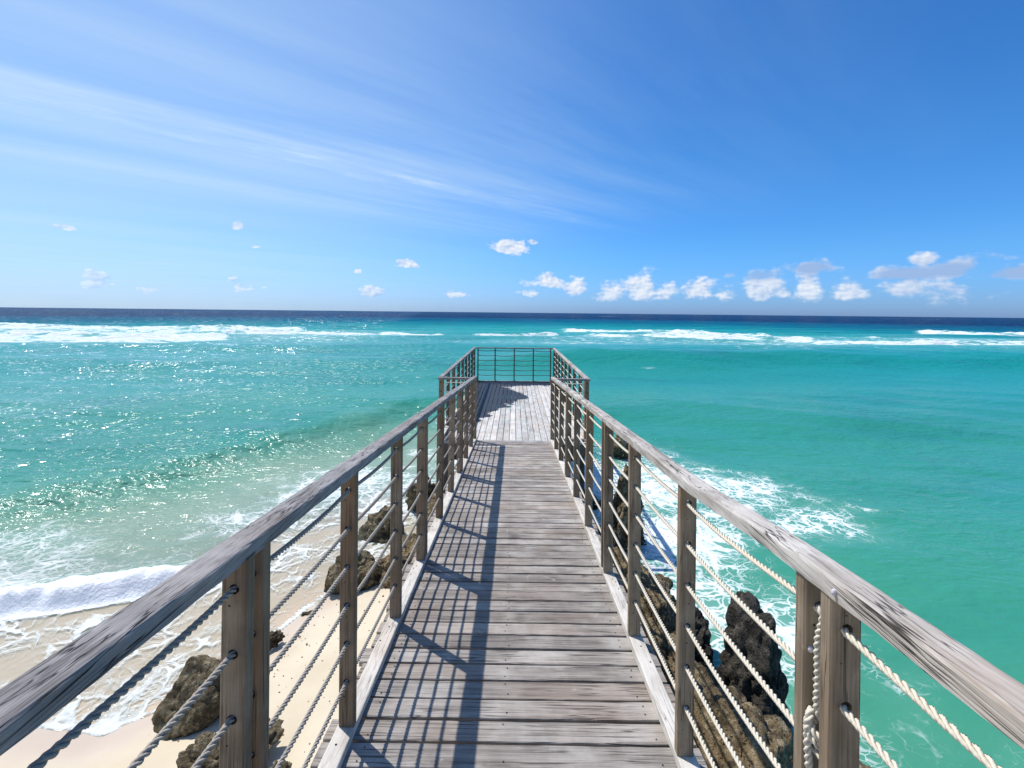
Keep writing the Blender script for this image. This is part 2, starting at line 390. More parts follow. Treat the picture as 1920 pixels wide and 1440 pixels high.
for x, yy, zb in ((-.68, .2, .3), (.68, .2, 0), (-.70, 2.85, .1), (.70, 2.9, .1), (-.68, 5.3, -.6), (.68, 5.3, -.6), (-.62, 7.7, -1.4), (.62, 7.7, -1.4)):
    mb = MB(); mb.box(x - .06, x + .06, yy - .06, yy + .06, zb, zd(yy) - .20, rnd=x + yy)
    link('pile', mb.mesh('pile'), M_pile, wk).location = -wk.location
    if x < 0:
        mb = MB(); mb.box(x - .05, -x + .05, yy + .0625, yy + .105, zd(yy) - .40, zd(yy) - .205, rnd=yy)
        link('cross_beam', mb.mesh('cross_beam'), M_under, wk).location = -wk.location

# ------------------------------------------------------------------ posts with real rope holes
HOLES = [.19 + .159 * i for i in range(6)]; PH = 1.052; HR = .0125
def post_mesh(name, wd, dp, h, holes, hr=HR, bott=0.):
    """wide faces carry the holes; depth runs along local Y (the way of the ropes)"""
    mb = MB(); rg = random.Random(hash(name) % 1000)
    e = .004                                   # small chamfer on the upright edges
    zs = [bott]
    for z in holes: zs += [z - .028, z + .028]
    zs.append(h)
    X = wd / 2; Y = dp / 2
    for i in range(len(zs) - 1):
        z0, z1 = zs[i], zs[i + 1]
        hole = i % 2 == 1
        for sy in (-1, 1):
            yy = sy * Y; xa = X - e
            if not hole:
                f = [(-xa, yy, z0), (xa, yy, z0), (xa, yy, z1), (-xa, yy, z1)]
                mb.add(f if sy < 0 else f[::-1], [(0, 1, 2, 3)])
            else:
                zc_ = (z0 + z1) / 2; seg = 16; inn = []; out = []
                hz = (z1 - z0) / 2
                for k in range(seg):
                    t = 2 * math.pi * k / seg + math.pi / 4
                    c_, s_ = math.cos(t), math.sin(t)
                    inn.append((hr * c_, yy, zc_ + hr * s_))
                    q = max(abs(c_), abs(s_)); out.append((xa * c_ / q, yy, zc_ + hz * s_ / q))
                fs = []
                for k in range(seg):
                    k2 = (k + 1) % seg
                    fs.append((k, seg + k, seg + k2, k2) if sy < 0 else (k, k2, seg + k2, seg + k))
                mb.add(inn + out, fs)
        if hole:
            zc_ = (z0 + z1) / 2; seg = 16
            ring = [(hr * math.cos(2 * math.pi * k / seg + math.pi / 4), zc_ + hr * math.sin(2 * math.pi * k / seg + math.pi / 4)) for k in range(seg)]
            vs = [(a, -Y, b) for a, b in ring] + [(a, Y, b) for a, b in ring]
            mb.add(vs, [(k, seg + k, seg + (k + 1) % seg, (k + 1) % seg)[::-1] for k in range(seg)])
        for sx in (-1, 1):                     # narrow sides and chamfers
            for (a, b) in (((X - e, -Y), (X, -Y + e)), ((X, -Y + e), (X, Y - e)), ((X, Y - e), (X - e, Y))):
                f = [(sx * a[0], a[1], z0), (sx * b[0], b[1], z0), (sx * b[0], b[1], z1), (sx * a[0], a[1], z1)]
                mb.add(f if sx > 0 else f[::-1], [(0, 1, 2, 3)])
    mb.add([(-X, -Y, h), (X, -Y, h), (X, Y, h), (-X, Y, h)], [(0, 1, 2, 3)])
    for z, r_ in ((.11, .0025), (.46, .002), (.60, .0022), (.93, .002), (1.03, .002)):   # nails and checks
        mb.disc((rg.uniform(-.012, .012), -Y - .0008, z + rg.uniform(-.02, .02)), (0, -1, 0), r_ * rg.uniform(.8, 1.5), mi=1)
    return mb.mesh(name)
P_MESH = [post_mesh('post_%d' % i, PW, PD, PH + .006, HOLES) for i in range(3)]
for me in P_MESH: me.materials.append(M_post); me.materials.append(M_dark)
M_postd = wood('backlit_post_wood', 'Z', (.17, .13, .10), (.11, .08, .058), (.05, .036, .026), var=.3, crack=.5)  # darker copy of the post wood: backlit shade of the platform posts painted in
P_DARK = post_mesh('backlit_post', PW, PD, PH + .006, HOLES); P_DARK.materials.append(M_postd); P_DARK.materials.append(M_dark)
P_LONG = post_mesh('corner_post', PW + .012, PD + .02, PH + .006, HOLES); P_LONG.materials.append(M_post); P_LONG.materials.append(M_dark)

# ------------------------------------------------------------------ twisted rope
def strand_rope(name, pts, R_=.0086, pitch=.052, step=.006, ring=6):
    pts = [Vector(p) for p in pts]
    L = [0]
    for a, b in zip(pts, pts[1:]): L.append(L[-1] + (b - a).length)
    n = max(4, int(L[-1] / step)); P = np.array(pts); Ls = np.array(L)
    s_ = np.linspace(0, L[-1], n)
    c = np.stack([np.interp(s_, Ls, P[:, k]) for k in range(3)], 1)
    t = np.gradient(c, axis=0); t /= np.linalg.norm(t, axis=1)[:, None]
    nrm = np.zeros_like(t); ref = np.array([0, 0, 1.]) if abs(t[0][2]) < .9 else np.array([1., 0, 0])
    v_ = ref - t[0] * ref.dot(t[0]); v_ /= np.linalg.norm(v_)
    for i in range(n):
        v_ = v_ - t[i] * v_.dot(t[i]); v_ /= np.linalg.norm(v_); nrm[i] = v_
    bi = np.cross(t, nrm)
    rs_ = R_ * .50; ro = R_ * .52
    V = []; Fs = []
    for k in range(3):
        a = 2 * math.pi * (s_ / pitch + k / 3.)
        e1 = nrm * np.cos(a)[:, None] + bi * np.sin(a)[:, None]; e2 = -nrm * np.sin(a)[:, None] + bi * np.cos(a)[:, None]
        cc_ = c + e1 * ro
        base = k * n * ring
        for j in range(ring):
            q = 2 * math.pi * j / ring
            V.append(cc_ + e1 * (rs_ * math.cos(q)) + (e2 * .9 + t * .0) * (rs_ * 1.12 * math.sin(q)))
    V = np.concatenate([np.stack(V[k * ring:(k + 1) * ring], 1).reshape(-1, 3) for k in range(3)])
    for k in range(3):
        base = k * n * ring
        i = np.arange(n - 1)[:, None] * ring + base; j = np.arange(ring)[None, :]; j2 = (j + 1) % ring
        Fs.append(np.stack([(i + j), (i + j2), (i + ring + j2), (i + ring + j)], -1).reshape(-1, 4))
    return npmesh(name, V, np.concatenate(Fs), smooth=True)
def tube(name, pts, r, seg=6):
    pts = [Vector(p) for p in pts]; V = []; Fs = []
    for i, p in enumerate(pts):
        t = (pts[min(i + 1, len(pts) - 1)] - pts[max(i - 1, 0)]).normalized()
        a = t.cross(Vector((0, 0, 1)) if abs(t.z) < .9 else Vector((1, 0, 0))).normalized(); b = t.cross(a)
        for k in range(seg):
            q = 2 * math.pi * k / seg; V.append(p + r * (math.cos(q) * a + math.sin(q) * b))
    for i in range(len(pts) - 1):
        for k in range(seg): Fs.append((i * seg + k, i * seg + (k + 1) % seg, (i + 1) * seg + (k + 1) % seg, (i + 1) * seg + k))
    return npmesh(name, [tuple(v_) for v_ in V], Fs, smooth=True)

def sag_path(ts, fpos, sag, n=7):
    out = []
    for a, b in zip(ts, ts[1:]):
        for i in range(n):
            f = i / n; t = a + (b - a) * f; p = Vector(fpos(t)); p.z -= sag * 4 * f * (1 - f) * min(1, (b - a) / .7) ; out.append(p)
    out.append(Vector(fpos(ts[-1]))); return out

LEFT = [-1.30, -1.215, -.42, .34, 1.105, 1.19, 1.875, 2.63, 3.34, 3.425, 4.18, 4.94, 5.69, 5.775, 6.46, 7.22, 7.87]
RIGHT = [-1.34, -1.255, -.55, .2, .938, 1.024, 1.765, 2.495, 3.19, 3.275, 4.03, 4.82, 5.57, 5.655, 6.39, 7.11, 7.86]
def lift(side, y):
    if side < 0: return 0.
    t = min(1, max(0, (y - .95) / .85)); return .027 * (1 - t * t * (3 - 2 * t))
def walk_rail(side, ys, label, seed):
    rg = random.Random(seed); xc = side * (XI + PW / 2)
    root = empty('railing', (xc, 3.4, zd(3.4)), label, 'railing', 'post and rope railings of the pier')
    pairs = [i for i in range(len(ys) - 1) if ys[i + 1] - ys[i] < .12]
    for i, yy in enumerate(ys):
        o = link('post', P_MESH[rg.randrange(3)], None, root, (xc + rg.uniform(-.0015, .0015), yy, zd(yy) + .040 + .001 + lift(side, yy)))
        o.rotation_euler = (rg.uniform(-.004, .004), rg.uniform(-.006, .006), rg.uniform(-.01, .01) + (math.pi if rg.random() < .0 else 0))
    # handrail and kerb boards in lengths that meet between the doubled posts
    joints = [ys[0] - .35] + [(ys[i] + ys[i + 1]) / 2 for i in pairs[2:]] + [YE + .03]
    for k, (a, b) in enumerate(zip(joints, joints[1:])):
        mb = MB(); dx_ = rg.uniform(-.002, .002)
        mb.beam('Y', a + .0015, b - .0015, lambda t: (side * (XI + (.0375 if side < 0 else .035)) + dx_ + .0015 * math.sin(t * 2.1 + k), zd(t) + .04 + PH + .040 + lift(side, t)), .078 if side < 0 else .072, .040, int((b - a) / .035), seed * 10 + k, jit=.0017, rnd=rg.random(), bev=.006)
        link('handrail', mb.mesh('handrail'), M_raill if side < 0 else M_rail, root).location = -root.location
        mb = MB(); mb.beam('Y', a + .003, b - .003, lambda t: (side * (XI + .0365), zd(t) + .040), .075, .037, int((b - a) / .06), seed * 20 + k, jit=.0009, rnd=rg.random(), bev=.004)
        for yn in [q for q in ys if a < q < b]:
            for s_ in (.10, .22):
                mb.disc((side * (XI + .03 + .012 * s_ * 10), yn - s_, zd(yn - s_) + .0415), (0, .08, 1), .0045, mi=1)
        me = mb.mesh('kerb'); me.materials.append(M_kerb); me.materials.append(M_dark)
        link('kerb', me, None, root).location = -root.location
    fp = lambda t: (0, t, -.081 * t + lift(side, t))
    var = [strand_rope('rope_mesh', sag_path([q - .3 if i == 0 else q for i, q in enumerate(ys)], fp, s_)) for s_ in (.005, .009, .013)]
    for i, hz in enumerate(HOLES):
        me = var[i % 3]
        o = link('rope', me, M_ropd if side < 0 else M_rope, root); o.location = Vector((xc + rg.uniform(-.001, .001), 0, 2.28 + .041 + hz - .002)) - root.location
    return root
rl = walk_rail(-1, LEFT, 'long weathered rope railing on the left edge of the sloping boardwalk, beside the sand', 11)
rr = walk_rail(1, RIGHT, 'long weathered rope railing on the right edge of the sloping boardwalk, above dark boulders', 23)
# two pale bolt heads by the doubled post near the viewer
for (x, yy, z) in ((XI - .001, .905, zd(.905) + .04 + PH + .018 + lift(1, .905)), (XI + .018, 1.024 - PD / 2 - .002, zd(1.0) + .93 + lift(1, 1.))):
    bm = bmesh.new(); bmesh.ops.create_uvsphere(bm, u_segments=14, v_segments=8, radius=.0065)
    bmesh.ops.scale(bm, vec=(1, .8, 1.15), verts=bm.verts)
    me = bpy.data.meshes.new('bolt'); bm.to_mesh(me); bm.free()
    me.polygons.foreach_set('use_smooth', np.ones(len(me.polygons), bool))
    link('bolt', me, M_bolt, rr, (x, yy, z))

# loose knotted rope hanging between the doubled posts
hx, hy, hz0 = XI + .020, .983, zd(.983) + lift(1, .983)
def crom(P, n=10):
    out = []; P = [Vector(p) for p in P]; P = [P[0]] + P + [P[-1]]
    for i in range(1, len(P) - 2):
        p0, p1, p2, p3 = P[i - 1:i + 3]
        for k in range(n):
            t = k / n
            out.append(.5 * ((2 * p1) + (-p0 + p2) * t + (2 * p0 - 5 * p1 + 4 * p2 - p3) * t * t + (-p0 + 3 * p1 - 3 * p2 + p3) * t ** 3))
    out.append(P[-2]); return out
r0 = .009
kp = [(hx + .012, hy + .012, hz0 + 1.028), (hx + .008, hy - .004, hz0 + 1.015), (hx, hy, hz0 + .96), (hx + .001, hy, hz0 + .88), (hx, hy, hz0 + .815),
      (hx + .012, hy - .010, hz0 + .790), (hx + .016, hy - .016, hz0 + .772), (hx + .002, hy - .020, hz0 + .763), (hx - .012, hy - .008, hz0 + .770),
      (hx - .006, hy + .010, hz0 + .782), (hx + .016, hy + .010, hz0 + .775), (hx + .024, hy - .002, hz0 + .755), (hx + .010, hy - .016, hz0 + .742),
      (hx - .008, hy - .012, hz0 + .748), (hx - .019, hy + .002, hz0 + .765), (hx - .014, hy + .004, hz0 + .795), (hx - .004, hy + .012, hz0 + .80),
      (hx - .012, hy + .012, hz0 + .78), (hx - .018, hy + .004, hz0 + .74), (hx - .017, hy, hz0 + .69), (hx - .014, hy, hz0 + .60), (hx - .015, hy, hz0 + .52), (hx - .012, hy, hz0 + .45)]
o = link('knotted_rope', strand_rope('knotted_rope', crom(kp), R_=.0085, pitch=.045, step=.004, ring=8), M_rope)
tag(o, 'loose knotted rope end hanging in the gap between the doubled posts at lower right', 'rope')

# ------------------------------------------------------------------ the platform
PX, PY0, PY1 = 1.34, YE + .002, 14.78
pf = empty('viewing_platform', (0, 11.3, ZP), 'square end deck of pale lengthwise planks with a dark wet patch, standing over the water', 'deck')
def under(name, me, mat, root=pf):
    o = link(name, me, mat, root); o.location = -root.location; return o
mb = MB(); x = -PX; rg = random.Random(9)
while x < PX - .03:
    pw = .108; x1 = min(x + pw, PX); xc = (x + x1) / 2; sk = rg.uniform(-.0006, .0006); h_ = rg.uniform(-.003, .0015)
    mb.beam('Y', PY0 + .003, PY1 + rg.uniform(-.01, .01), lambda t, xc=xc, sk=sk, h_=h_: (xc + sk * (t - 11) + .0015 * math.sin(t * 1.7 + xc * 9), ZP + h_), x1 - x, .040, 70, int(xc * 1000) + 5000, jit=.0016, rnd=rg.random(), bev=.005)
    x = x1 + .0075
under('deck', mb.mesh('platform_planks'), M_plat)
for i in range(6):
    yy = PY0 + .1 + i * 1.33
    mb = MB(); mb.box(-PX + .052, PX - .052, yy, yy + .05, ZP - .18, ZP - .044, rnd=i * .1); under('joist', mb.mesh('joist'), M_under)
for (a, b, c_, d_) in ((-PX, -PX + .05, PY0 + .055, PY1 - .055), (PX - .05, PX, PY0 + .055, PY1 - .055), (-PX, PX, PY0 + .003, PY0 + .053), (-PX, PX, PY1 - .053, PY1 - .003)):
    mb = MB(); mb.box(a, b, c_, d_, ZP - .24, ZP - .044, rnd=a + c_); under('edge_beam', mb.mesh('edge_beam'), M_under)
for x in (-1.2, 1.2):
    for yy in (8.1, 11.3, 14.5):
        mb = MB(); mb.box(x - .075, x + .075, yy - .075, yy + .075, -2.4, ZP - .245, rnd=x + yy); under('pile', mb.mesh('pile'), M_pile)
for yy in (8.1, 11.3, 14.5):
    mb = MB(); mb.box(-1.3, 1.3, yy + .0775, yy + .13, ZP - .42, ZP - .245, rnd=yy); under('cross_beam', mb.mesh('cross_beam'), M_under)

def flat_rail(axis, t0, t1, cross, ts, label, seed, sag, thin=False, holes=HOLES, ends=(0, 0), ropes=True, kerb=True):
    """level railing on the platform; axis = the way it runs"""
    rg = random.Random(seed)
    org = (cross, (t0 + t1) / 2, ZP) if axis == 'Y' else ((t0 + t1) / 2, cross, ZP)
    root = empty('railing', org, label, 'railing', 'post and rope railings of the pier')
    for t in ts:
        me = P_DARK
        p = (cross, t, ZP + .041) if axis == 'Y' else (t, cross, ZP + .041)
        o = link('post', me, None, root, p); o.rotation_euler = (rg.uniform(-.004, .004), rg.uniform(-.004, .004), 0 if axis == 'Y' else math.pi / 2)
    mb = MB(); mb.beam(axis, t0 + ends[0], t1 - ends[1], lambda t: (cross, ZP + .04 + PH + .038), .080, .038, int((t1 - t0) / .06), seed, rnd=rg.random())
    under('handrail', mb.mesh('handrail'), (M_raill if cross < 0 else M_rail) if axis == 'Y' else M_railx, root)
    if kerb:
        mb = MB(); mb.beam(axis, t0 + ends[0], t1 - ends[1], lambda t: (cross, ZP + .040), .075, .038, int((t1 - t0) / .12), seed + 1, rnd=rg.random())
        under('kerb', mb.mesh('kerb'), M_kerb if axis == 'Y' else M_railx, root)
    if ropes:
        f = (lambda t: (cross, t, 0)) if axis == 'Y' else (lambda t: (t, cross, 0))
        for hz in HOLES:
            ts2 = [t0 + .02] + list(ts) + [t1 - .02] if axis == 'Y' else ts
            k = [sag * rg.uniform(.4, 1.3) for _ in ts2]
            pts = []
            for a, b, s_ in zip(ts2, ts2[1:], k):
                pts += sag_path([a, b], f, s_, 6)[:-1]
            pts.append(Vector(f(ts2[-1])))
            o = link('rope', tube('rope_mesh', [(p.x, p.y, p.z + ZP + .041 + hz) for p in pts], .0105 if axis == 'X' else .0082), M_ropb if axis == 'X' else (M_ropd if cross < 0 else M_rope), root); o.location = -root.location
    return root
XR = 1.30
side_ts = [8.02 + .082] + [8.02 + .815 * k for k in range(1, 8)] + [14.58]
flat_rail('Y', 7.94, 14.745, -XR, side_ts, 'long post and rope railing down the left side of the square end deck', 31, .012, ends=(.0, 0))
flat_rail('Y', 7.94, 14.745, XR, side_ts, 'long post and rope railing down the right side of the square end deck', 37, .012, ends=(.0, 0))
far = flat_rail('X', -XR + .042, XR - .042, 14.70, [-1.19, -.625, 0., .625, 1.19], 'far railing of the square end deck, thin dark uprights and sagging ropes', 41, .02)
def short_panel(side, label, seed):
    a, b = sorted((side * (XI + .085), side * (XR + .040)))
    root = empty('railing', (side * 1.0, 7.985, ZP), label, 'railing', 'post and rope railings of the pier')
    o = link('post', P_LONG, None, root, (side * XR, 8.0, ZP + .041))
    mb = MB(); mb.beam('X', a, b, lambda t: (7.90, ZP + .04 + PH + .036), .078, .038, 16, seed, rnd=.4)
    under('handrail', mb.mesh('handrail'), M_railx, root)
    mb = MB(); mb.beam('X', a, b, lambda t: (7.995, ZP + .040), .07, .038, 10, seed + 1, rnd=.7)
    under('kerb', mb.mesh('kerb'), M_railx, root)
    for i0 in (4, 0):
        z0, z1 = ZP + .041 + HOLES[i0], ZP + .041 + HOLES[i0 + 1]
        xo, xi = side * (XR - .075), side * (XI + .03); yy = 7.955
        pts = [(xi, yy, z1), (xo - side * .03, yy, z1), (xo - side * .008, yy, z1 - .008), (xo, yy, z1 - .03), (xo, yy, z0 + .03), (xo - side * .008, yy, z0 + .008), (xo - side * .03, yy, z0), (xi, yy, z0)]
        o = link('rope_loop', tube('rope_loop', crom(pts, 3), .0082), M_rope, root); o.location = -root.location
    return root
short_panel(-1, 'short looped-rope railing joining the boardwalk to the left front corner of the end deck', 51)
short_panel(1, 'short looped-rope railing joining the boardwalk to the right front corner of the end deck', 57)

# ------------------------------------------------------------------ land and sea heights
LAND = np.array([(-170, -160), (-170, -9), (-40, .2), (-14, 2.2), (-8, 3.4), (-4.8, 3.95), (-4.2, 3.98), (-3.6, 3.92), (-3.15, 4.30), (-2.82, 4.95), (-2.6, 5.6), (-2.3, 6.2),
                 (-1.9, 6.6), (-1.3, 7.0), (-.6, 7.3), (.3, 7.4), (1.0, 6.4), (1.45, 4.9), (1.75, 3.3), (1.8, 1.2), (2.1, -1.0), (5, -5), (40, -9), (170, -18), (170, -160)])
def sdist(x, y):
    """distance to the waterline, positive out at sea"""
    best = np.full(x.shape, 1e9); inside = np.zeros(x.shape, bool)
    n = len(LAND)
    for i in range(n):
        ax, ay = LAND[i]; bx, by = LAND[(i + 1) % n]
        ex, ey = bx - ax, by - ay; t = np.clip(((x - ax) * ex + (y - ay) * ey) / (ex * ex + ey * ey), 0, 1)
        best = np.minimum(best, (x - ax - t * ex) ** 2 + (y - ay - t * ey) ** 2)
        cond = ((ay > y) != (by > y)) & (x < ex * (y - ay) / (ey if ey != 0 else 1e-9) + ax)
        inside ^= cond
    dd = np.sqrt(best); return np.where(inside, -dd, dd)
def ground_z(x, y, dd):
    rough = sst(x, .2, 1.2) * sst(y, -2, 1)
    landz = .13 + .16 * np.clip(-dd, 0, 60) ** .85
    landz = np.minimum(landz, .85 + .25 * sst(-dd, 6, 30))
    rt = sst(x, -1.2, .6); seaz = .13 - .055 * np.clip(dd, 0, 1.9) - .16 * np.clip(dd - 1.8, 0, 60)
    seaz = seaz * (1 - rt) + rt * (.0 - 1.3 * np.clip(dd, 0, 1.) - .25 * np.clip(dd - 1, 0, 60))
    z = np.where(dd < 0, landz, np.maximum(seaz, -3.5))
    z = z + .030 * fbm(x * .7, y * .7, 2., 3) + .008 * pn(x * 2.6, y * 2.6, 5.) * sst(-dd, 0, .6)
    return z

# breakers far out: crest lines as (azimuth tangent x/y -> distance y)
def band_(q, pts): return interp(q, pts)
BREAK = [  # (photo px, distance m) along the crest, height, white width in front, behind
    ([(-300, 92), (0, 88), (150, 84), (300, 82), (450, 84), (575, 88)], -400, 582, .95, 9, 16),
    ([(-300, 66), (0, 62), (200, 60), (330, 62), (430, 66)], -400, 440, .55, 8, 11),
    ([(-300, 56), (0, 54), (150, 53), (300, 54)], -400, 330, .35, 5, 6),
    ([(400, 76), (560, 77), (700, 76), (845, 74)], 380, 850, .8, 5, 4),
    ([(870, 78), (950, 79), (1040, 82)], 860, 1060, .55, 2, 2),
    ([(1040, 100), (1200, 92), (1350, 84), (1460, 80)], 1030, 1462, .85, 8, 10),
    ([(1110, 77), (1250, 76), (1400, 73), (1530, 71)], 1060, 1540, .55, 5, 7),
    ([(1590, 85), (1660, 84)], 1590, 1664, .5, 4, 4),
    ([(1690, 112), (1780, 108), (1850, 104), (2300, 98)], 1690, 2500, .9, 10, 8),
    ([(1500, 67), (1600, 66), (1750, 66), (1850, 70), (2300, 74)], 1490, 2500, .6, 4, 7),
]
WROLL = [(-30, -3.2), (-14, 3.2), (-9, 4.95), (-7, 5.6), (-6.2, 5.8), (-5.6, 6.0), (-5.0, 6.2), (-4.35, 6.6), (-3.7, 7.0), (-3.2, 7.4), (0, 9)]
def sea_fields(x, y):
    r = np.hypot(x, y); dd = sdist(x, y)
    res = r * .0075
    def vis(l): return 1 - sst(res, l * .22, l * .5)
    shoal = .10 + .90 * sst(dd, .5, 10)
    wx = x + 2.2 * pn(x * .06, y * .06, 1.); wy = y + 2.6 * pn(x * .045 + 9, y * .05, 2.) + 1.0 * pn(x * .13, y * .15, 4.)
    def wave(lam, ang, amp, sh, ph):
        k = 2 * math.pi / lam; ph_ = k * (wx * math.sin(ang) + wy * math.cos(ang)) + ph
        return amp * (((np.sin(ph_) + 1) / 2) ** sh * 2 - 1) * vis(lam)
    gate = .55 + .75 * pn(x * .07 + 3, y * .09, 6.)
    h = shoal * (wave(17, -.10, .20, 1.7, 1.) + wave(8.3, .16, .085, 1.5, .3) * gate + wave(4.1, -.30, .040, 1.3, 2.) * gate + wave(2.3, .35, .018, 1.2, 4.))
    ch = .35 + .65 * sst(dd, .5, 4)
    ch = ch * (1 - .62 * sst(x, -1, 4))
    h += ch * (.028 * pn(x * .9, y * 1.5, 8.) * vis(1.) + .016 * pn(x * 2.1 + 4, y * 3.4, 3.) * vis(.45) + .009 * pn(x * 4.5, y * 7, 5.) * vis(.2))
    foam = np.zeros_like(x); thick = np.zeros_like(x)
    # left swell face reaching the platform
    yc = interp(x, [(-40, -6), (-20, 2.2), (-13, 6.6), (-10, 9.2), (-8.8, 10.8), (-7.4, 12.8), (-5.8, 15.4), (-3.7, 18.0), (0, 20.2), (6, 21.5)])
    q = (y - yc + .5 * pn(x * .5, y * .5, 21.)) / (1 + .75 * sst(-x, 2, 6)); m_ = sst(x, -30, -14) * (1 - sst(x, -1, 3))
    h += m_ * .30 * np.where(q < 0, np.exp(-(q / .95) ** 2), np.exp(-(q / 3.0) ** 2))
    # swell line behind the platform on the right
    q = y - (36 + .05 * x + 1.5 * pn(x * .08, .5, 1.)); m_ = sst(x, -4, 6)
    h += m_ * .85 * np.where(q < 0, np.exp(-(q / 2.4) ** 2), np.exp(-(q / 7.0) ** 2))
    # breakers on the reef
    yy_ = np.maximum(y, 1.); px = 965.4 + F * x / yy_; far_ = (y > 25)
    for pts, a, b, hh, wf, wb in BREAK:
        c = interp(px, pts) + 1.6 * pn(x * .09, hh * 31, 1.) + .6 * pn(x * .4, hh * 17, 2.)
        e = sst(px, a, a + 50) * (1 - sst(px, b - 26, b)) * far_
        q = y - c; env = .7 + .5 * pn(x * .12, hh * 7, 3.)
        lump = 1 + .45 * pn(x * .9, y * .9, hh)
        h += e * hh * env * lump * np.where(q < 0, np.exp(-(q / (wf * .33)) ** 2), np.exp(-(q / (wb * .45)) ** 2))
        fo = e * np.where(q < 0, 1 - sst(-q, wf * .45, wf * 1.15), 1 - .75 * sst(q, wb * .08, wb * 1.2))
        fo *= np.where(np.abs(q) < wb * 1.6, 1, 0) * (.80 + .5 * pn(x * .25, y * .3, hh * 3))
        foam = np.maximum(foam, fo)
    # scattered foam between the breakers
    sur = np.exp(-((y - 72) / 26) ** 2) * far_
    foam = np.maximum(foam, sur * (.38 + .25 * pn(x * .05, y * .09, 7.) + .25 * sst(px, 620, 100) + .12 * sst(px, 1000, 1300)))
    wc = sst(pn(x * .05 / (1 + r / 400), y * .09 / (1 + r / 400), 11.) , .55, .75) * (y > 100)
    foam = np.maximum(foam, .5 * wc)
    # lone small white caps
    for cx_, cy_, s_ in ((13.2, 38, .7), (9.8, 32.5, .4), (25, 46, .4), (31, 60, .5)):
        foam = np.maximum(foam, (.62 + .6 * pn(x * 1.3, y * 1.1, 31.)) * np.exp(-((x - cx_) / (s_ * 1.7)) ** 2 - ((y - cy_) / (s_ * .8)) ** 2))
    # little wave breaking on the sand
    yc = interp(x, WROLL) + .12 * pn(x * 1.3, 2., 1.) ; q = y - yc
    e = sst(x, -30, -12) * .5 + .5; e = e * (1 - sst(x, -4.6, -3.4)) * (1 - .35 * sst(x, -5.6, -4.6))
    lump = 1 + .22 * pn(x * 2.1, y * 2.1, 2.) + .16 * pn(x * 6, y * 6, 3.)
    h += e * .27 * lump * np.where(q < 0, np.exp(-(q / .20) ** 2), np.exp(-(q / .60) ** 2))
    fr = e * np.where(q < 0, 1 - sst(-q, .22, .42), 1 - sst(q, .05 , .42 + .2 * pn(x * 1.7, .3, 9.)))
    h += fr * (.050 * fbm(x * 5.2, y * 5.2, 4., 3) + .02 * np.abs(pn(x * 15, y * 15, 3.)))
    foam = np.maximum(foam, fr * 1.6)
    # foam washing about in the shallows and round the rocks
    lf = sst(-x, .8, 2.0)
    foam = np.maximum(foam, lf * (.34 + .30 * pn(x * .35, y * .6, 12.)) * (1 - sst(dd, 3.5, 8.)) * sst(dd, 0.1, .6))
    sw = lf * (1 - sst(dd, 1.5, 2.2)) * sst(dd, -.3, .05)
    foam = np.maximum(foam, sw * (.40 + .24 * pn(x * .8, y * .8, 13.)))
    foam = np.maximum(foam, lf * (1 - sst(np.abs(dd - .03 - .05 * pn(x * 1.5, y * 1.5, 3.)), .012, .05)) * .9)
    def blob(cx_, cy_, sx_, sy_, k, rot=0.):
        a = math.cos(rot); b = math.sin(rot); X_ = (x - cx_) * a + (y - cy_) * b; Y_ = -(x - cx_) * b + (y - cy_) * a
        return k * np.exp(-(X_ / sx_) ** 2 - (Y_ / sy_) ** 2)
    nz = .94 + .45 * pn(x * .55, y * .8, 15.) + .35 * pn(x * 1.6, y * 2.2, 16.)
    for bl in ((3.2, 10.4, 3.2, 2.5, .78), (2.6, 7.9, 1.7, 2.0, .80), (5.0, 9.6, 2.6, 2.0, .60, -.25), (2.7, 5.9, 1.5, 1.5, .70), (3.2, 13.2, 2.2, 1.6, .5), (1.6, 10.5, 1.2, 3.5, .70),
               (2.9, 4.4, 1.2, 1.2, .42), (4.3, 4.2, 2.0, 1.8, .34), (0, 8.6, 2.4, 1.2, .85), (0, 11.5, 2.2, 3.0, .7), (-2.3, 8.8, 1.5, 1.1, .80), (-3.2, 10.2, 2.4, 1.9, .62), (-2.2, 12.8, 1.0, 1.2, .5),
               (-1.9, 15.8, 1.0, .9, .75), (1.3, 2.0, 1.5, 3.0, .45)):
        foam = np.maximum(foam, blob(*bl) * nz)
    # thin sheet of swash lying on the sand
    gz = ground_z(x, y, dd)
    sheet = gz + .004 + .022 * sst(dd, -.02, .5)
    level = h + .02 * 0
    hz = np.maximum(level, sheet)
    hz = np.where(dd < 0, gz + .010 * (1 - sst(-dd, -.02, .10)) - .30 * sst(-dd, .0, .16), hz)
    depth = np.clip(hz - gz, 0, 5)
    return hz, np.clip(foam, 0, 1.6), depth, dd

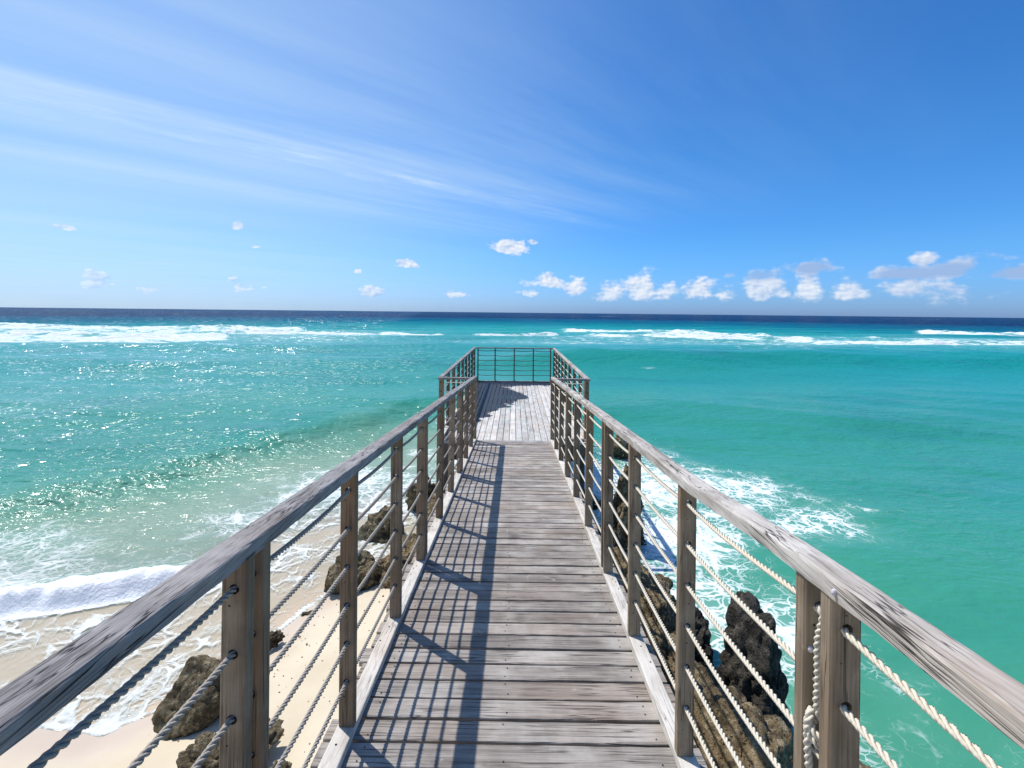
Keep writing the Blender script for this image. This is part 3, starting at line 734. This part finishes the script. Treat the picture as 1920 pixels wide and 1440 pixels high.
def make_sea():
    ang = np.radians(np.concatenate([np.linspace(-100, 100, 720)]))
    r1 = .7 * 1.0058 ** np.arange(0, 1010); r2 = r1[-1] * 1.028 ** np.arange(1, 190)
    rr_ = np.concatenate([r1, r2]); rr_[-1] = 42000
    A, Q = np.meshgrid(ang, rr_); X = Q * np.sin(A); Y = Q * np.cos(A) - 1.0
    hz, foam, depth, dd = sea_fields(X.ravel(), Y.ravel())
    n, m = X.shape; V = np.stack([X.ravel(), Y.ravel(), hz], 1)
    i = np.arange(n - 1)[:, None] * m; j = np.arange(m - 1)[None, :]
    Fc = np.stack([i + j, i + m + j, i + m + j + 1, i + j + 1], -1).reshape(-1, 4)
    Fc = Fc[:, ::-1]
    keep = (dd[Fc].min(1) > -.6)
    Fc = Fc[keep]
    used = np.zeros(len(V), bool); used[Fc.ravel()] = True; idx = np.cumsum(used) - 1
    return npmesh('sea', V[used], idx[Fc], True, {'foam': foam[used], 'depth': depth[used], 'shore': np.clip(dd, -5, 400)[used]})

def sea_material():
    m = bpy.data.materials.new('sea_water'); m.use_nodes = True; N = NT(m.node_tree); N.n.clear()
    pos = N.new('ShaderNodeNewGeometry').outputs['Position']; X, Y, Z = N.xyz(pos)
    foam = N.attr('foam'); depth = N.attr('depth'); shore = N.attr('shore')
    dist = N.vm('LENGTH', N.comb(X, Y, 0))
    # water colour by the kind of bottom under it: sand, weed, reef edge, deep sea
    big = N.noise(N.vm('MULTIPLY', pos, (.05, .10, 1)), 1., 4, .5)
    far = N.m('ADD', dist, N.m('MULTIPLY', N.m('SUBTRACT', big, .5), 46.))
    base = N.ramp(N.m('DIVIDE', far, 330.), [(0.0, (.066, .285, .165)), (.03, (.042, .268, .170)), (.09, (.018, .258, .205)), (.17, (.010, .272, .245)), (.30, (.012, .310, .290)),
                                              (.42, (.008, .215, .255)), (.58, (.003, .115, .195)), (.90, (.0015, .048, .130)), (1.0, (.001, .022, .088))])
    pale = N.m('MULTIPLY', N.ss(N.m('ADD', N.m('ADD', shore, N.m('MAXIMUM', N.m('MULTIPLY', N.m('ADD', X, 5.5), -.75), 0.)), N.m('MULTIPLY', N.m('SUBTRACT', N.noise(pos, .5, 4),   .5), 4.)), 11.0, 4.6), N.ss(X, .5, -2.5))
    base = N.mix(N.m('MULTIPLY', pale, .92), base, (.29, .375, .265))
    weed = N.m('MULTIPLY', N.ss(N.noise(N.vm('MULTIPLY', pos, (.10, .20, 1)), 1., 5, .6), .50, .75), .5)
    base = N.mix(weed, base, (.012, .150, .135))
    # foam lace
    wp = N.vm('ADD', pos, N.vm('SCALE', N.vm('SUBTRACT', N.noise(pos, 1.1, 4, .6, 0, 'Color'), (.5, .5, .5)), .9))
    wp = N.vm('MULTIPLY', wp, (1, 1.15, 0))
    def lace(scale, wdt):
        vo = N.new('ShaderNodeTexVoronoi', feature='DISTANCE_TO_EDGE'); N.put(vo.inputs['Vector'], wp); vo.inputs['Scale'].default_value = scale
        return vo.outputs['Distance']
    nf = N.noise(pos, 7., 5, .65); nb = N.noise(pos, 2.3, 4, .6)
    dn = N.m('ADD', foam, N.m('MULTIPLY', N.m('SUBTRACT', nb, .5), .55))
    w1 = N.m('ADD', .004, N.m('MULTIPLY', N.m('POWER', N.m('MAXIMUM', dn, 0.), 2.2), .38))
    l1 = N.m('SUBTRACT', 1., N.ss(N.m('DIVIDE', N.m('ADD', lace(2.6, 0), N.m('MULTIPLY', N.m('SUBTRACT', nf, .5), .10)), w1), .35, 1.15))
    l2 = N.m('SUBTRACT', 1., N.ss(N.m('DIVIDE', N.m('ADD', lace(6.5, 0), N.m('MULTIPLY', N.m('SUBTRACT', nf, .5), .16)), N.m('MULTIPLY', w1, 1.25)), .30, 1.2))
    lc = N.m('MAXIMUM', l1, N.m('MULTIPLY', l2, .75))
    rx = N.m('ADD', N.m('MULTIPLY', X, .94), N.m('MULTIPLY', Y, .33)); ry = N.m('SUBTRACT', N.m('MULTIPLY', Y, .94), N.m('MULTIPLY', X, .33))
    sl = N.noise(N.comb(N.m('MULTIPLY', rx, .55), N.m('MULTIPLY', ry, 2.1), 3.), 1., 5, .62, .35)
    strk = N.m('MULTIPLY', N.ss(N.m('ABSOLUTE', N.m('SUBTRACT', sl, .5)), .020, .004), N.ss(N.m('ADD', foam, N.m('MULTIPLY', N.m('SUBTRACT', N.noise(pos, 1.7, 3, .6), .5), 1.1)), .18, .50))
    strk = N.m('MULTIPLY', strk, N.ss(X, .5, -1.))
    lc = N.m('MAXIMUM', lc, N.m('MULTIPLY', strk, .8))
    near = N.m('MULTIPLY', lc, N.ss(N.m('ADD', dn, N.m('MULTIPLY', N.m('SUBTRACT', nf, .5), .4)), .20, .52))
    # far away the lace becomes streaks
    sn = N.noise(N.vm('MULTIPLY', pos, (.55, 1.3, 1)), 1., 7, .68)
    farf = N.ss(N.m('ADD', foam, N.m('MULTIPLY', N.m('SUBTRACT', sn, .5), 2.3)), .52, .86)
    fm = N.mix(N.ss(dist, 22, 34), N.comb(near, near, near), N.comb(farf, farf, farf))
    solid = N.m('MULTIPLY', N.ss(N.m('ADD', foam, N.m('MULTIPLY', N.m('SUBTRACT', nf, .5), .7)), .82, 1.02), N.ss(dist, 34, 24))
    fx = N.m('MAXIMUM', N.m('MULTIPLY', N.xyz(fm)[0], .90), solid, clamp=True)
    # milky aerated water round the foam
    base = N.mix(N.m('MULTIPLY', N.ss(foam, .12, .95), .60), base, (.38, .60, .55))
    col = N.mix(fx, base, (.93, .94, .93))
    # ripples
    r1 = N.noise(N.vm('MULTIPLY', pos, (1.5, 2.6, 1)), 1.0, 2.5, .62, .3)
    r2 = N.noise(N.vm('MULTIPLY', pos, (5.0, 8.5, 1)), 1.0, 3, .60, .4)
    r3 = N.noise(N.vm('MULTIPLY', pos, (.22, .48, 1)), 1.0, 4, .6)
    k2 = N.ss(dist, 70, 15, .0, 1.); kn = N.ss(shore, .2, 8.0, .22, 1.)
    wp_ = N.noise(N.vm('MULTIPLY', pos, (.16, .30, 1)), 1., 4, .6)
    wind = N.m('MULTIPLY', N.ss(wp_, .3, .7, .6, 1.5), N.ss(X, 4, -12, .45, 1.35))
    h = N.m('MULTIPLY', N.m('ADD', N.m('MULTIPLY', r1, N.ss(dist, 5, 25, .11, .17)), N.m('MULTIPLY', r2, N.ss(dist, 10, 24, .040, .012))), wind)
    h = N.m('ADD', h, N.m('MULTIPLY', r3, N.ss(dist, 20, 120, .1, 1.1)))
    h = N.m('MULTIPLY', h, kn)
    bn = N.bump(h, 1.0, 1.0)
    fh = N.m('ADD', N.m('ADD', N.m('MULTIPLY', sn, N.ss(dist, 25, 50, 0., 1.6)), N.m('MULTIPLY', nf, .03)), N.m('MULTIPLY', N.noise(pos, 24, 4, .7), .030))
    bn = N.bump(N.m('MULTIPLY', fh, fx), .75, 1.0, N.bump(N.m('MULTIPLY', h, N.m('SUBTRACT', 1., N.m('MULTIPLY', fx, .8))), 1.0, 1.0))
    b = N.new('ShaderNodeBsdfPrincipled')
    N.put(b.inputs['Base Color'], col); N.put(b.inputs['IOR'], N.ss(dist, 8, 150, 1.30, 1.012))
    rw = N.ss(dist, 4, 30, .12, .24); N.put(b.inputs['Roughness'], N.m('ADD', N.m('MULTIPLY', rw, N.m('SUBTRACT', 1., fx)), N.m('MULTIPLY', fx, .85)))
    N.put(b.inputs['Specular IOR Level'], N.m('SUBTRACT', .5, N.m('MULTIPLY', fx, .4)))
    N.put(b.inputs['Normal'], bn)
    # facets that catch the sun: patches of steeper, choppier water
    cl = N.noise(N.vm('MULTIPLY', pos, (.33, .6, 1)), 1., 3, .6)
    g1 = N.noise(N.vm('MULTIPLY', pos, (3.2, 6.5, 1)), 1., 2, .5); g2 = N.noise(N.vm('MULTIPLY', pos, (.9, 1.9, 1)), 1., 3, .6)
    gm = N.mix(N.ss(dist, 25, 55), N.comb(g1, 0, 0), N.comb(g2, 0, 0)); gm = N.xyz(gm)[0]
    gain = N.m('MULTIPLY', N.ss(N.m('ADD', X, N.m('MULTIPLY', dist, .20)), -1.5, -13., .0, 1.), N.ss(cl, .36, .66, .25, 1.))
    thr = N.m('SUBTRACT', .74, N.m('MULTIPLY', gain, .24))
    cm = N.m('MULTIPLY', N.ss(N.m('SUBTRACT', gm, thr), 0., .03), N.m('MULTIPLY', N.m('SUBTRACT', 1., fx), N.ss(shore, 1.5, 4.)))
    cn_ = N.bump(N.m('ADD', N.m('MULTIPLY', N.noise(N.vm('MULTIPLY', pos, (4.0, 6.5, 1)), 1., 1., .5), .10), N.m('MULTIPLY', r3, N.ss(dist, 20, 90, 0., 1.6))), 1., 1.)
    N.put(b.inputs['Coat Weight'], cm); b.inputs['Coat IOR'].default_value = 2.1; b.inputs['Coat Roughness'].default_value = .20; N.put(b.inputs['Coat Normal'], cn_)
    # clear shallow water over the sand
    op = N.m('SUBTRACT', 1., N.m('EXPONENT', N.m('MULTIPLY', depth, -8.)))
    op = N.m('MAXIMUM', N.m('MULTIPLY', op, 1.0), N.m('MULTIPLY', fx, .93), clamp=True)
    tr = N.new('ShaderNodeBsdfTransparent'); gl = N.new('ShaderNodeBsdfGlossy'); gl.inputs['Roughness'].default_value = .08; N.put(gl.inputs['Normal'], bn)
    fr = N.new('ShaderNodeFresnel'); fr.inputs['IOR'].default_value = 1.333; N.put(fr.inputs['Normal'], bn)
    m1 = N.new('ShaderNodeMixShader'); N.put(m1.inputs[0], fr.outputs[0]); N.l.new(tr.outputs[0], m1.inputs[1]); N.l.new(gl.outputs[0], m1.inputs[2])
    m2 = N.new('ShaderNodeMixShader'); N.put(m2.inputs[0], op); N.l.new(m1.outputs[0], m2.inputs[1]); N.l.new(b.outputs[0], m2.inputs[2])
    N.l.new(m2.outputs[0], N.new('ShaderNodeOutputMaterial').inputs[0]); return m
sea = link('sea', make_sea(), sea_material()); tag(sea, 'turquoise sea with breaking waves and lacy foam, deep blue towards the horizon', 'sea', kind='structure')

def make_beach():
    t = np.linspace(-1, 1, 560); xs = 170 * np.sinh(4.6 * t) / math.sinh(4.6) - 1.0
    t = np.linspace(-1, 1, 520); ys = 160 * np.sinh(4.6 * t) / math.sinh(4.6) + 4.0
    ys = np.unique(np.clip(ys, -160, 90))
    X, Y = np.meshgrid(xs, ys); x, y = X.ravel(), Y.ravel(); dd = sdist(x, y); z = ground_z(x, y, dd)
    n, m_ = X.shape; i = np.arange(n - 1)[:, None] * m_; j = np.arange(m_ - 1)[None, :]
    Fc = np.stack([i + j, i + j + 1, i + m_ + j + 1, i + m_ + j], -1).reshape(-1, 4)
    return npmesh('beach', np.stack([x, y, z], 1), Fc, True, {'shore': np.clip(dd, -20, 20)})
def sand_material():
    m = bpy.data.materials.new('sand'); m.use_nodes = True; N = NT(m.node_tree); N.n.clear()
    pos = N.new('ShaderNodeNewGeometry').outputs['Position']; sh = N.attr('shore')
    n1 = N.noise(pos, 1.2, 5); n2 = N.noise(pos, 60, 3); n3 = N.noise(pos, 350, 2)
    dry = N.mix(N.ss(n1, .35, .65), (.64, .54, .385), (.71, .62, .46))
    dry = N.mix(N.m('MULTIPLY', n3, .35), dry, (.40, .31, .20))
    wet = N.m('SUBTRACT', 1., N.ss(N.m('ADD', N.m('MULTIPLY', sh, -1.0), N.m('MULTIPLY', N.m('SUBTRACT', n1, .5), .5)), .15, .55))
    col = N.mix(wet, dry, (.55, .44, .335))
    b = N.new('ShaderNodeBsdfPrincipled'); N.put(b.inputs['Base Color'], col)
    N.put(b.inputs['Roughness'], N.m('SUBTRACT', .92, N.m('MULTIPLY', wet, .45)))
    hh = N.m('ADD', N.m('MULTIPLY', n1, .02), N.m('ADD', N.m('MULTIPLY', n2, .0016), N.m('MULTIPLY', n3, .0006)))
    N.put(b.inputs['Normal'], N.bump(hh, .6, 1.))
    N.l.new(b.outputs[0], N.new('ShaderNodeOutputMaterial').inputs[0]); return m
beach = link('sand', make_beach(), sand_material()); tag(beach, 'pale yellow sand sloping into the water left of the boardwalk', 'sand', kind='structure')

# ------------------------------------------------------------------ rocks
def rock_material(name, c1, c2, c3, bump=1.0):
    m = bpy.data.materials.new(name); m.use_nodes = True; N = NT(m.node_tree); N.n.clear()
    tcn = N.new('ShaderNodeNewGeometry').outputs['Position']; cav = N.attr('cav')
    n1 = N.noise(tcn, 3.2, 6, .6); n2 = N.noise(tcn, 17, 6, .7); n3 = N.noise(tcn, 60, 4, .7)
    vo = N.new('ShaderNodeTexVoronoi'); N.put(vo.inputs['Vector'], N.vm('ADD', tcn, N.vm('SCALE', N.noise(tcn, 12, 3, .6, 0, 'Color'), .08))); vo.inputs['Scale'].default_value = 26
    pit = N.m('MAXIMUM', N.ss(vo.outputs['Distance'], .36, .12), N.m('MULTIPLY', N.ss(n1, .46, .40), .7))
    col = N.mix(N.ss(n1, .35, .65), c1, c2)
    col = N.mix(N.ss(n2, .48, .68), col, c3)
    col = N.mix(N.m('MULTIPLY', pit, .6), col, tuple(a * .35 for a in c1))
    tide = N.ss(N.m('ADD', N.xyz(tcn)[2], N.m('MULTIPLY', N.m('SUBTRACT', n1, .5), .35)), .30, .17)
    col = N.mix(N.m('MULTIPLY', tide, .62), col, (.030, .032, .018))
    b = N.new('ShaderNodeBsdfPrincipled'); N.put(b.inputs['Base Color'], col); N.put(b.inputs['Roughness'], N.m('SUBTRACT', .9, N.m('MULTIPLY', tide, .5)))
    b.inputs['Specular IOR Level'].default_value = .25
    h = N.m('SUBTRACT', N.m('ADD', N.m('MULTIPLY', n2, .05), N.m('MULTIPLY', n3, .014)), N.m('MULTIPLY', pit, .014))
    N.put(b.inputs['Normal'], N.bump(h, 1.0, 1.2 * bump))
    N.l.new(b.outputs[0], N.new('ShaderNodeOutputMaterial').inputs[0]); return m
MR_dark = rock_material('dark_rock', (.035, .030, .024), (.075, .066, .052), (.17, .155, .125))
MR_brown = rock_material('brown_rock', (.11, .082, .046), (.24, .19, .11), (.42, .36, .24), 1.0)
MR_gold = rock_material('golden_rock', (.12, .085, .045), (.31, .225, .12), (.55, .44, .27), 1.2)
ICO = {}
def ico(sub):
    if sub not in ICO:
        bm = bmesh.new(); bmesh.ops.create_icosphere(bm, subdivisions=sub, radius=1)
        ICO[sub] = (np.array([v_.co for v_ in bm.verts]), np.array([[v_.index for v_ in f.verts] for f in bm.faces])); bm.free()
    return ICO[sub]
def rock(label, loc, size, seed, mat, rotz=0., tilt=(0, 0), sub=6, cuts=9, lump=.30, pit=.05, cat='rock', name='rock', group='rocks and boulders round the pier', taper=0., blunt=0):
    V, Fc = ico(sub); V = V.copy()
    if blunt: V /= (np.abs(V) ** blunt).sum(1)[:, None] ** (1 / blunt)
    V *= 1.0; g = np.random.RandomState(seed)
    for _ in range(cuts):
        n = g.normal(size=3); n /= np.linalg.norm(n); hcut = g.uniform(.52, .82)
        t = V @ n; V -= np.outer(np.clip(t - hcut, 0, None) * .88, n)
    o3 = g.uniform(0, 50, 3); P = V + o3
    rad = 1 + lump * fbm(P[:, 0] * .95, P[:, 1] * .95, P[:, 2] * .95, 3)
    V *= rad[:, None]
    if taper: V[:, :2] *= (1 - taper * np.clip(V[:, 2], -1, 1))[:, None]
    S = V * np.array(size)
    L = S + o3 * 3
    r1_ = 1 - np.abs(pn(L[:, 0] * 3.2, L[:, 1] * 3.2, L[:, 2] * 3.2)) * 2
    r2_ = 1 - np.abs(pn(L[:, 0] * 7.5, L[:, 1] * 7.5, L[:, 2] * 7.5)) * 2
    r3_ = pn(L[:, 0] * 18, L[:, 1] * 18, L[:, 2] * 18)
    r4_ = pn(L[:, 0] * 37, L[:, 1] * 37, L[:, 2] * 37)
    dsp = pit * (.9 * r1_ ** 2 * np.sign(r1_) * -1 + .62 * -np.clip(r2_, 0, 1) ** 2 + .36 * r3_ + .20 * r4_)
    nn = V / np.linalg.norm(V, axis=1)[:, None]
    S = S + nn * dsp[:, None]
    S = S - 0
    me = npmesh(name, S, Fc, sub < 6 or True)
    o = link(name, me, mat, None, loc, Euler((tilt[0], tilt[1], rotz)))
    tag(o, label, cat, group); return o
# left side, on and off the sand
rock('big brown wedge-shaped boulder leaning on the sand left of the doubled post', (-2.80, 4.06, .42), (.43, .20, .28), 4, MR_brown, R(38), (R(-12), R(-34)), cuts=10, lump=.20, pit=.03)
rock('knobbly pitted coral rock half behind the nearest doubled post, on the sand', (-2.18, 3.46, .38), (.32, .30, .20), 5, MR_brown, R(30), lump=.5, pit=.10, cuts=3)
rock('small reddish pitted coral lump on the sand between the doubled post and the next post', (-1.72, 3.32, .40), (.15, .14, .11), 6, MR_brown, R(10), lump=.5, pit=.09, cuts=3)
rock('small flat brown rock poking out of the sand beside the swash edge', (-2.62, 4.95, .24), (.15, .10, .12), 7, MR_brown, R(50), pit=.05, sub=5)
rock('tiny grey rock lying at the edge of the swash', (-2.50, 5.55, .13), (.12, .07, .06), 8, MR_brown, R(20), pit=.03, sub=4)
rock('rounded grey-brown boulder washed by foam behind the first single left post', (-2.10, 6.12, .28), (.42, .30, .33), 9, MR_brown, R(20), lump=.25, pit=.05)
rock('pointed brown rock standing in the foam between the second and third left posts', (-2.12, 7.55, .22), (.42, .34, .50), 10, MR_brown, R(-20), (0, R(14)), lump=.3, pit=.05, taper=.35)
rock('dark rock farther out in the foam left of the boardwalk', (-1.72, 8.75, .30), (.36, .32, .48), 12, MR_brown, R(40), lump=.3, pit=.06)
rock('pale yellow-brown rough ledge beside the boardwalk edge left of the middle posts', (-1.48, 6.55, .22), (.50, .60, .32), 13, MR_gold, R(10), lump=.45, pit=.09, cuts=4)
rock('brown ledge rock tucked against the left piles under the boardwalk', (-1.05, 7.6, .25), (.50, .60, .50), 14, MR_gold, R(60), lump=.4, pit=.08, cuts=4)
rock('brown rock beside the boardwalk edge at the bottom of the picture, left side', (-1.16, 2.62, .72), (.36, .40, .36), 15, MR_brown, R(15), lump=.35, pit=.06, cuts=6)
rock('low rock under the left corner of the end deck', (-1.25, 9.2, .1), (.45, .6, .45), 16, MR_brown, R(0), lump=.35, pit=.07, cuts=4)
# right side, rocky edge
rock('tall dark boulder standing in the water left of the doubled right post', (2.30, 4.2, .20), (.37, .42, 1.02), 52, MR_dark, R(25), (R(3), R(-3)), cuts=5, lump=.10, pit=.055, taper=.10, blunt=3.2)
rock('dark jagged rock between the boardwalk and the tall dark boulder', (1.82, 4.55, .15), (.30, .40, .56), 22, MR_dark, R(-20), cuts=8, lump=.35, pit=.09)
rock('golden sunlit pitted ledge below the right boardwalk edge, nearest the viewer', (1.45, 3.02, .40), (.74, .95, .66), 23, MR_gold, R(5), cuts=5, lump=.30, pit=.09)
rock('brown rough ledge under the right ropes, beyond the golden one', (1.30, 5.05, .30), (.62, 1.15, .78), 24, MR_gold, R(8), cuts=4, lump=.35, pit=.10)
rock('sunlit yellow-brown rubble ledge tight under the right kerb, between the two larger ledges', (1.22, 4.0, .34), (.52, .85, .62), 61, MR_gold, R(-6), cuts=4, lump=.35, pit=.10)
rock('dark rock awash at the foot of the tall dark boulder, towards the viewer', (2.02, 3.15, .02), (.55, .45, .52), 25, MR_brown, R(50), cuts=6, lump=.35, pit=.09)
rock('tall narrow golden-topped rock in the white foam right of the boardwalk', (1.92, 7.70, .35), (.38, .42, .92), 26, MR_gold, R(-15), (0, R(5)), cuts=8, lump=.3, pit=.07, taper=.25)
rock('small brown rock alone in the foam far out on the right', (3.02, 12.6, .22), (.36, .30, .42), 27, MR_brown, R(0), cuts=8, lump=.3, pit=.05, sub=5, taper=.3)
rock('low brown rock in dark water under the boardwalk right of its middle', (1.25, 6.75, .15), (.50, .60, .60), 28, MR_dark, R(30), cuts=5, lump=.4, pit=.08)
rock('small pointed dark rock in the water beyond the tall dark boulder', (2.02, 5.15, .20), (.28, .26, .46), 29, MR_dark, R(10), cuts=8, lump=.3, pit=.06, taper=.3)
rock('brown rock barely showing at the bottom edge right of the doubled right post', (2.82, 3.48, -.02), (.36, .26, .36), 30, MR_brown, R(40), cuts=6, lump=.35, pit=.07, sub=5)
rock('second small brown rock at the bottom edge, farther right of the doubled post', (3.30, 3.52, -.10), (.26, .22, .38), 31, MR_gold, R(0), cuts=6, lump=.3, pit=.06, sub=5)
rock('dark rock under the near part of the boardwalk, right side', (1.15, 1.6, .5), (.55, .8, .55), 32, MR_brown, R(0), cuts=5, lump=.35, pit=.08)
rock('dark rock in the shade under the middle of the boardwalk', (.3, 6.3, .1), (.7, .8, .6), 33, MR_dark, R(0), cuts=5, lump=.35, pit=.08, sub=5)
rock('wet dark rock below the right corner of the end deck', (1.3, 9.3, .0), (.5, .55, .42), 34, MR_dark, R(70), cuts=6, lump=.35, pit=.07, sub=5)

# ------------------------------------------------------------------ spray thrown up by the little wave and round the rocks
def spray():
    g = np.random.RandomState(3); V0, F0 = ico(1); P = []
    for _ in range(220):
        x = g.uniform(-9, -3.9); yc = np.interp(x, [a for a, b in WROLL], [b for a, b in WROLL])
        P.append((x, yc + g.normal(0, .16), .34 + abs(g.normal(0, .06)), g.uniform(.002, .005)))
    for cx_, cy_, n_, sp in ((-1.5, 15.9, 500, .5), (2.2, 8.3, 320, .5), (3.0, 12.9, 220, .4), (-1.6, 9.3, 160, .35), (1.3, 9.6, 260, .5)):
        for _ in range(n_): P.append((cx_ + g.normal(0, sp), cy_ + g.normal(0, sp), .08 + abs(g.normal(0, .22)), g.uniform(.004, .012)))
    P = np.array(P); V = (V0[None] * P[:, 3, None, None] + P[:, None, :3]).reshape(-1, 3)
    Fc = (F0[None] + (np.arange(len(P)) * len(V0))[:, None, None]).reshape(-1, 3)
    return npmesh('spray', V, Fc, True)
o = link('sea_spray', spray(), plain('spray_water', (.90, .92, .93), .4, 10, .02))
tag(o, 'fine white spray drops thrown up by the little shore wave and around the rocks', 'spray', kind='stuff')

# ------------------------------------------------------------------ shell grit and bits of coral scattered on the dry sand
def grit():
    g = np.random.RandomState(8); V0, F0 = ico(2); P = []
    while len(P) < 260:
        k = g.randint(0, 4); c = ((-2.3, 3.6, .7), (-1.7, 4.6, .6), (-2.4, 5.1, .35), (-1.5, 5.6, .5))[k]
        P.append((c[0] + g.normal(0, c[2]), c[1] + g.normal(0, c[2] * 1.4), g.uniform(.003, .009) * (2.2 if g.rand() < .08 else 1)))
    P = np.array(P); dd = sdist(P[:, 0], P[:, 1]); ok = (dd < -.1) & (P[:, 0] < -.85); P = P[ok]; dd = dd[ok]
    z = ground_z(P[:, 0], P[:, 1], dd)
    V = V0[None] * (P[:, 2, None, None] * g.uniform(.5, 1.2, (len(P), 1, 3))) + np.stack([P[:, 0], P[:, 1], z + P[:, 2] * .3], 1)[:, None, :]
    return npmesh('grit', V.reshape(-1, 3), (F0[None] + (np.arange(len(P)) * len(V0))[:, None, None]).reshape(-1, 3), False)
o = link('shell_grit', grit(), plain('coral_bits', (.36, .27, .17), .85, 40, .7))
tag(o, 'tiny brown and pale coral and shell bits scattered over the dry sand', 'shell grit', kind='stuff')
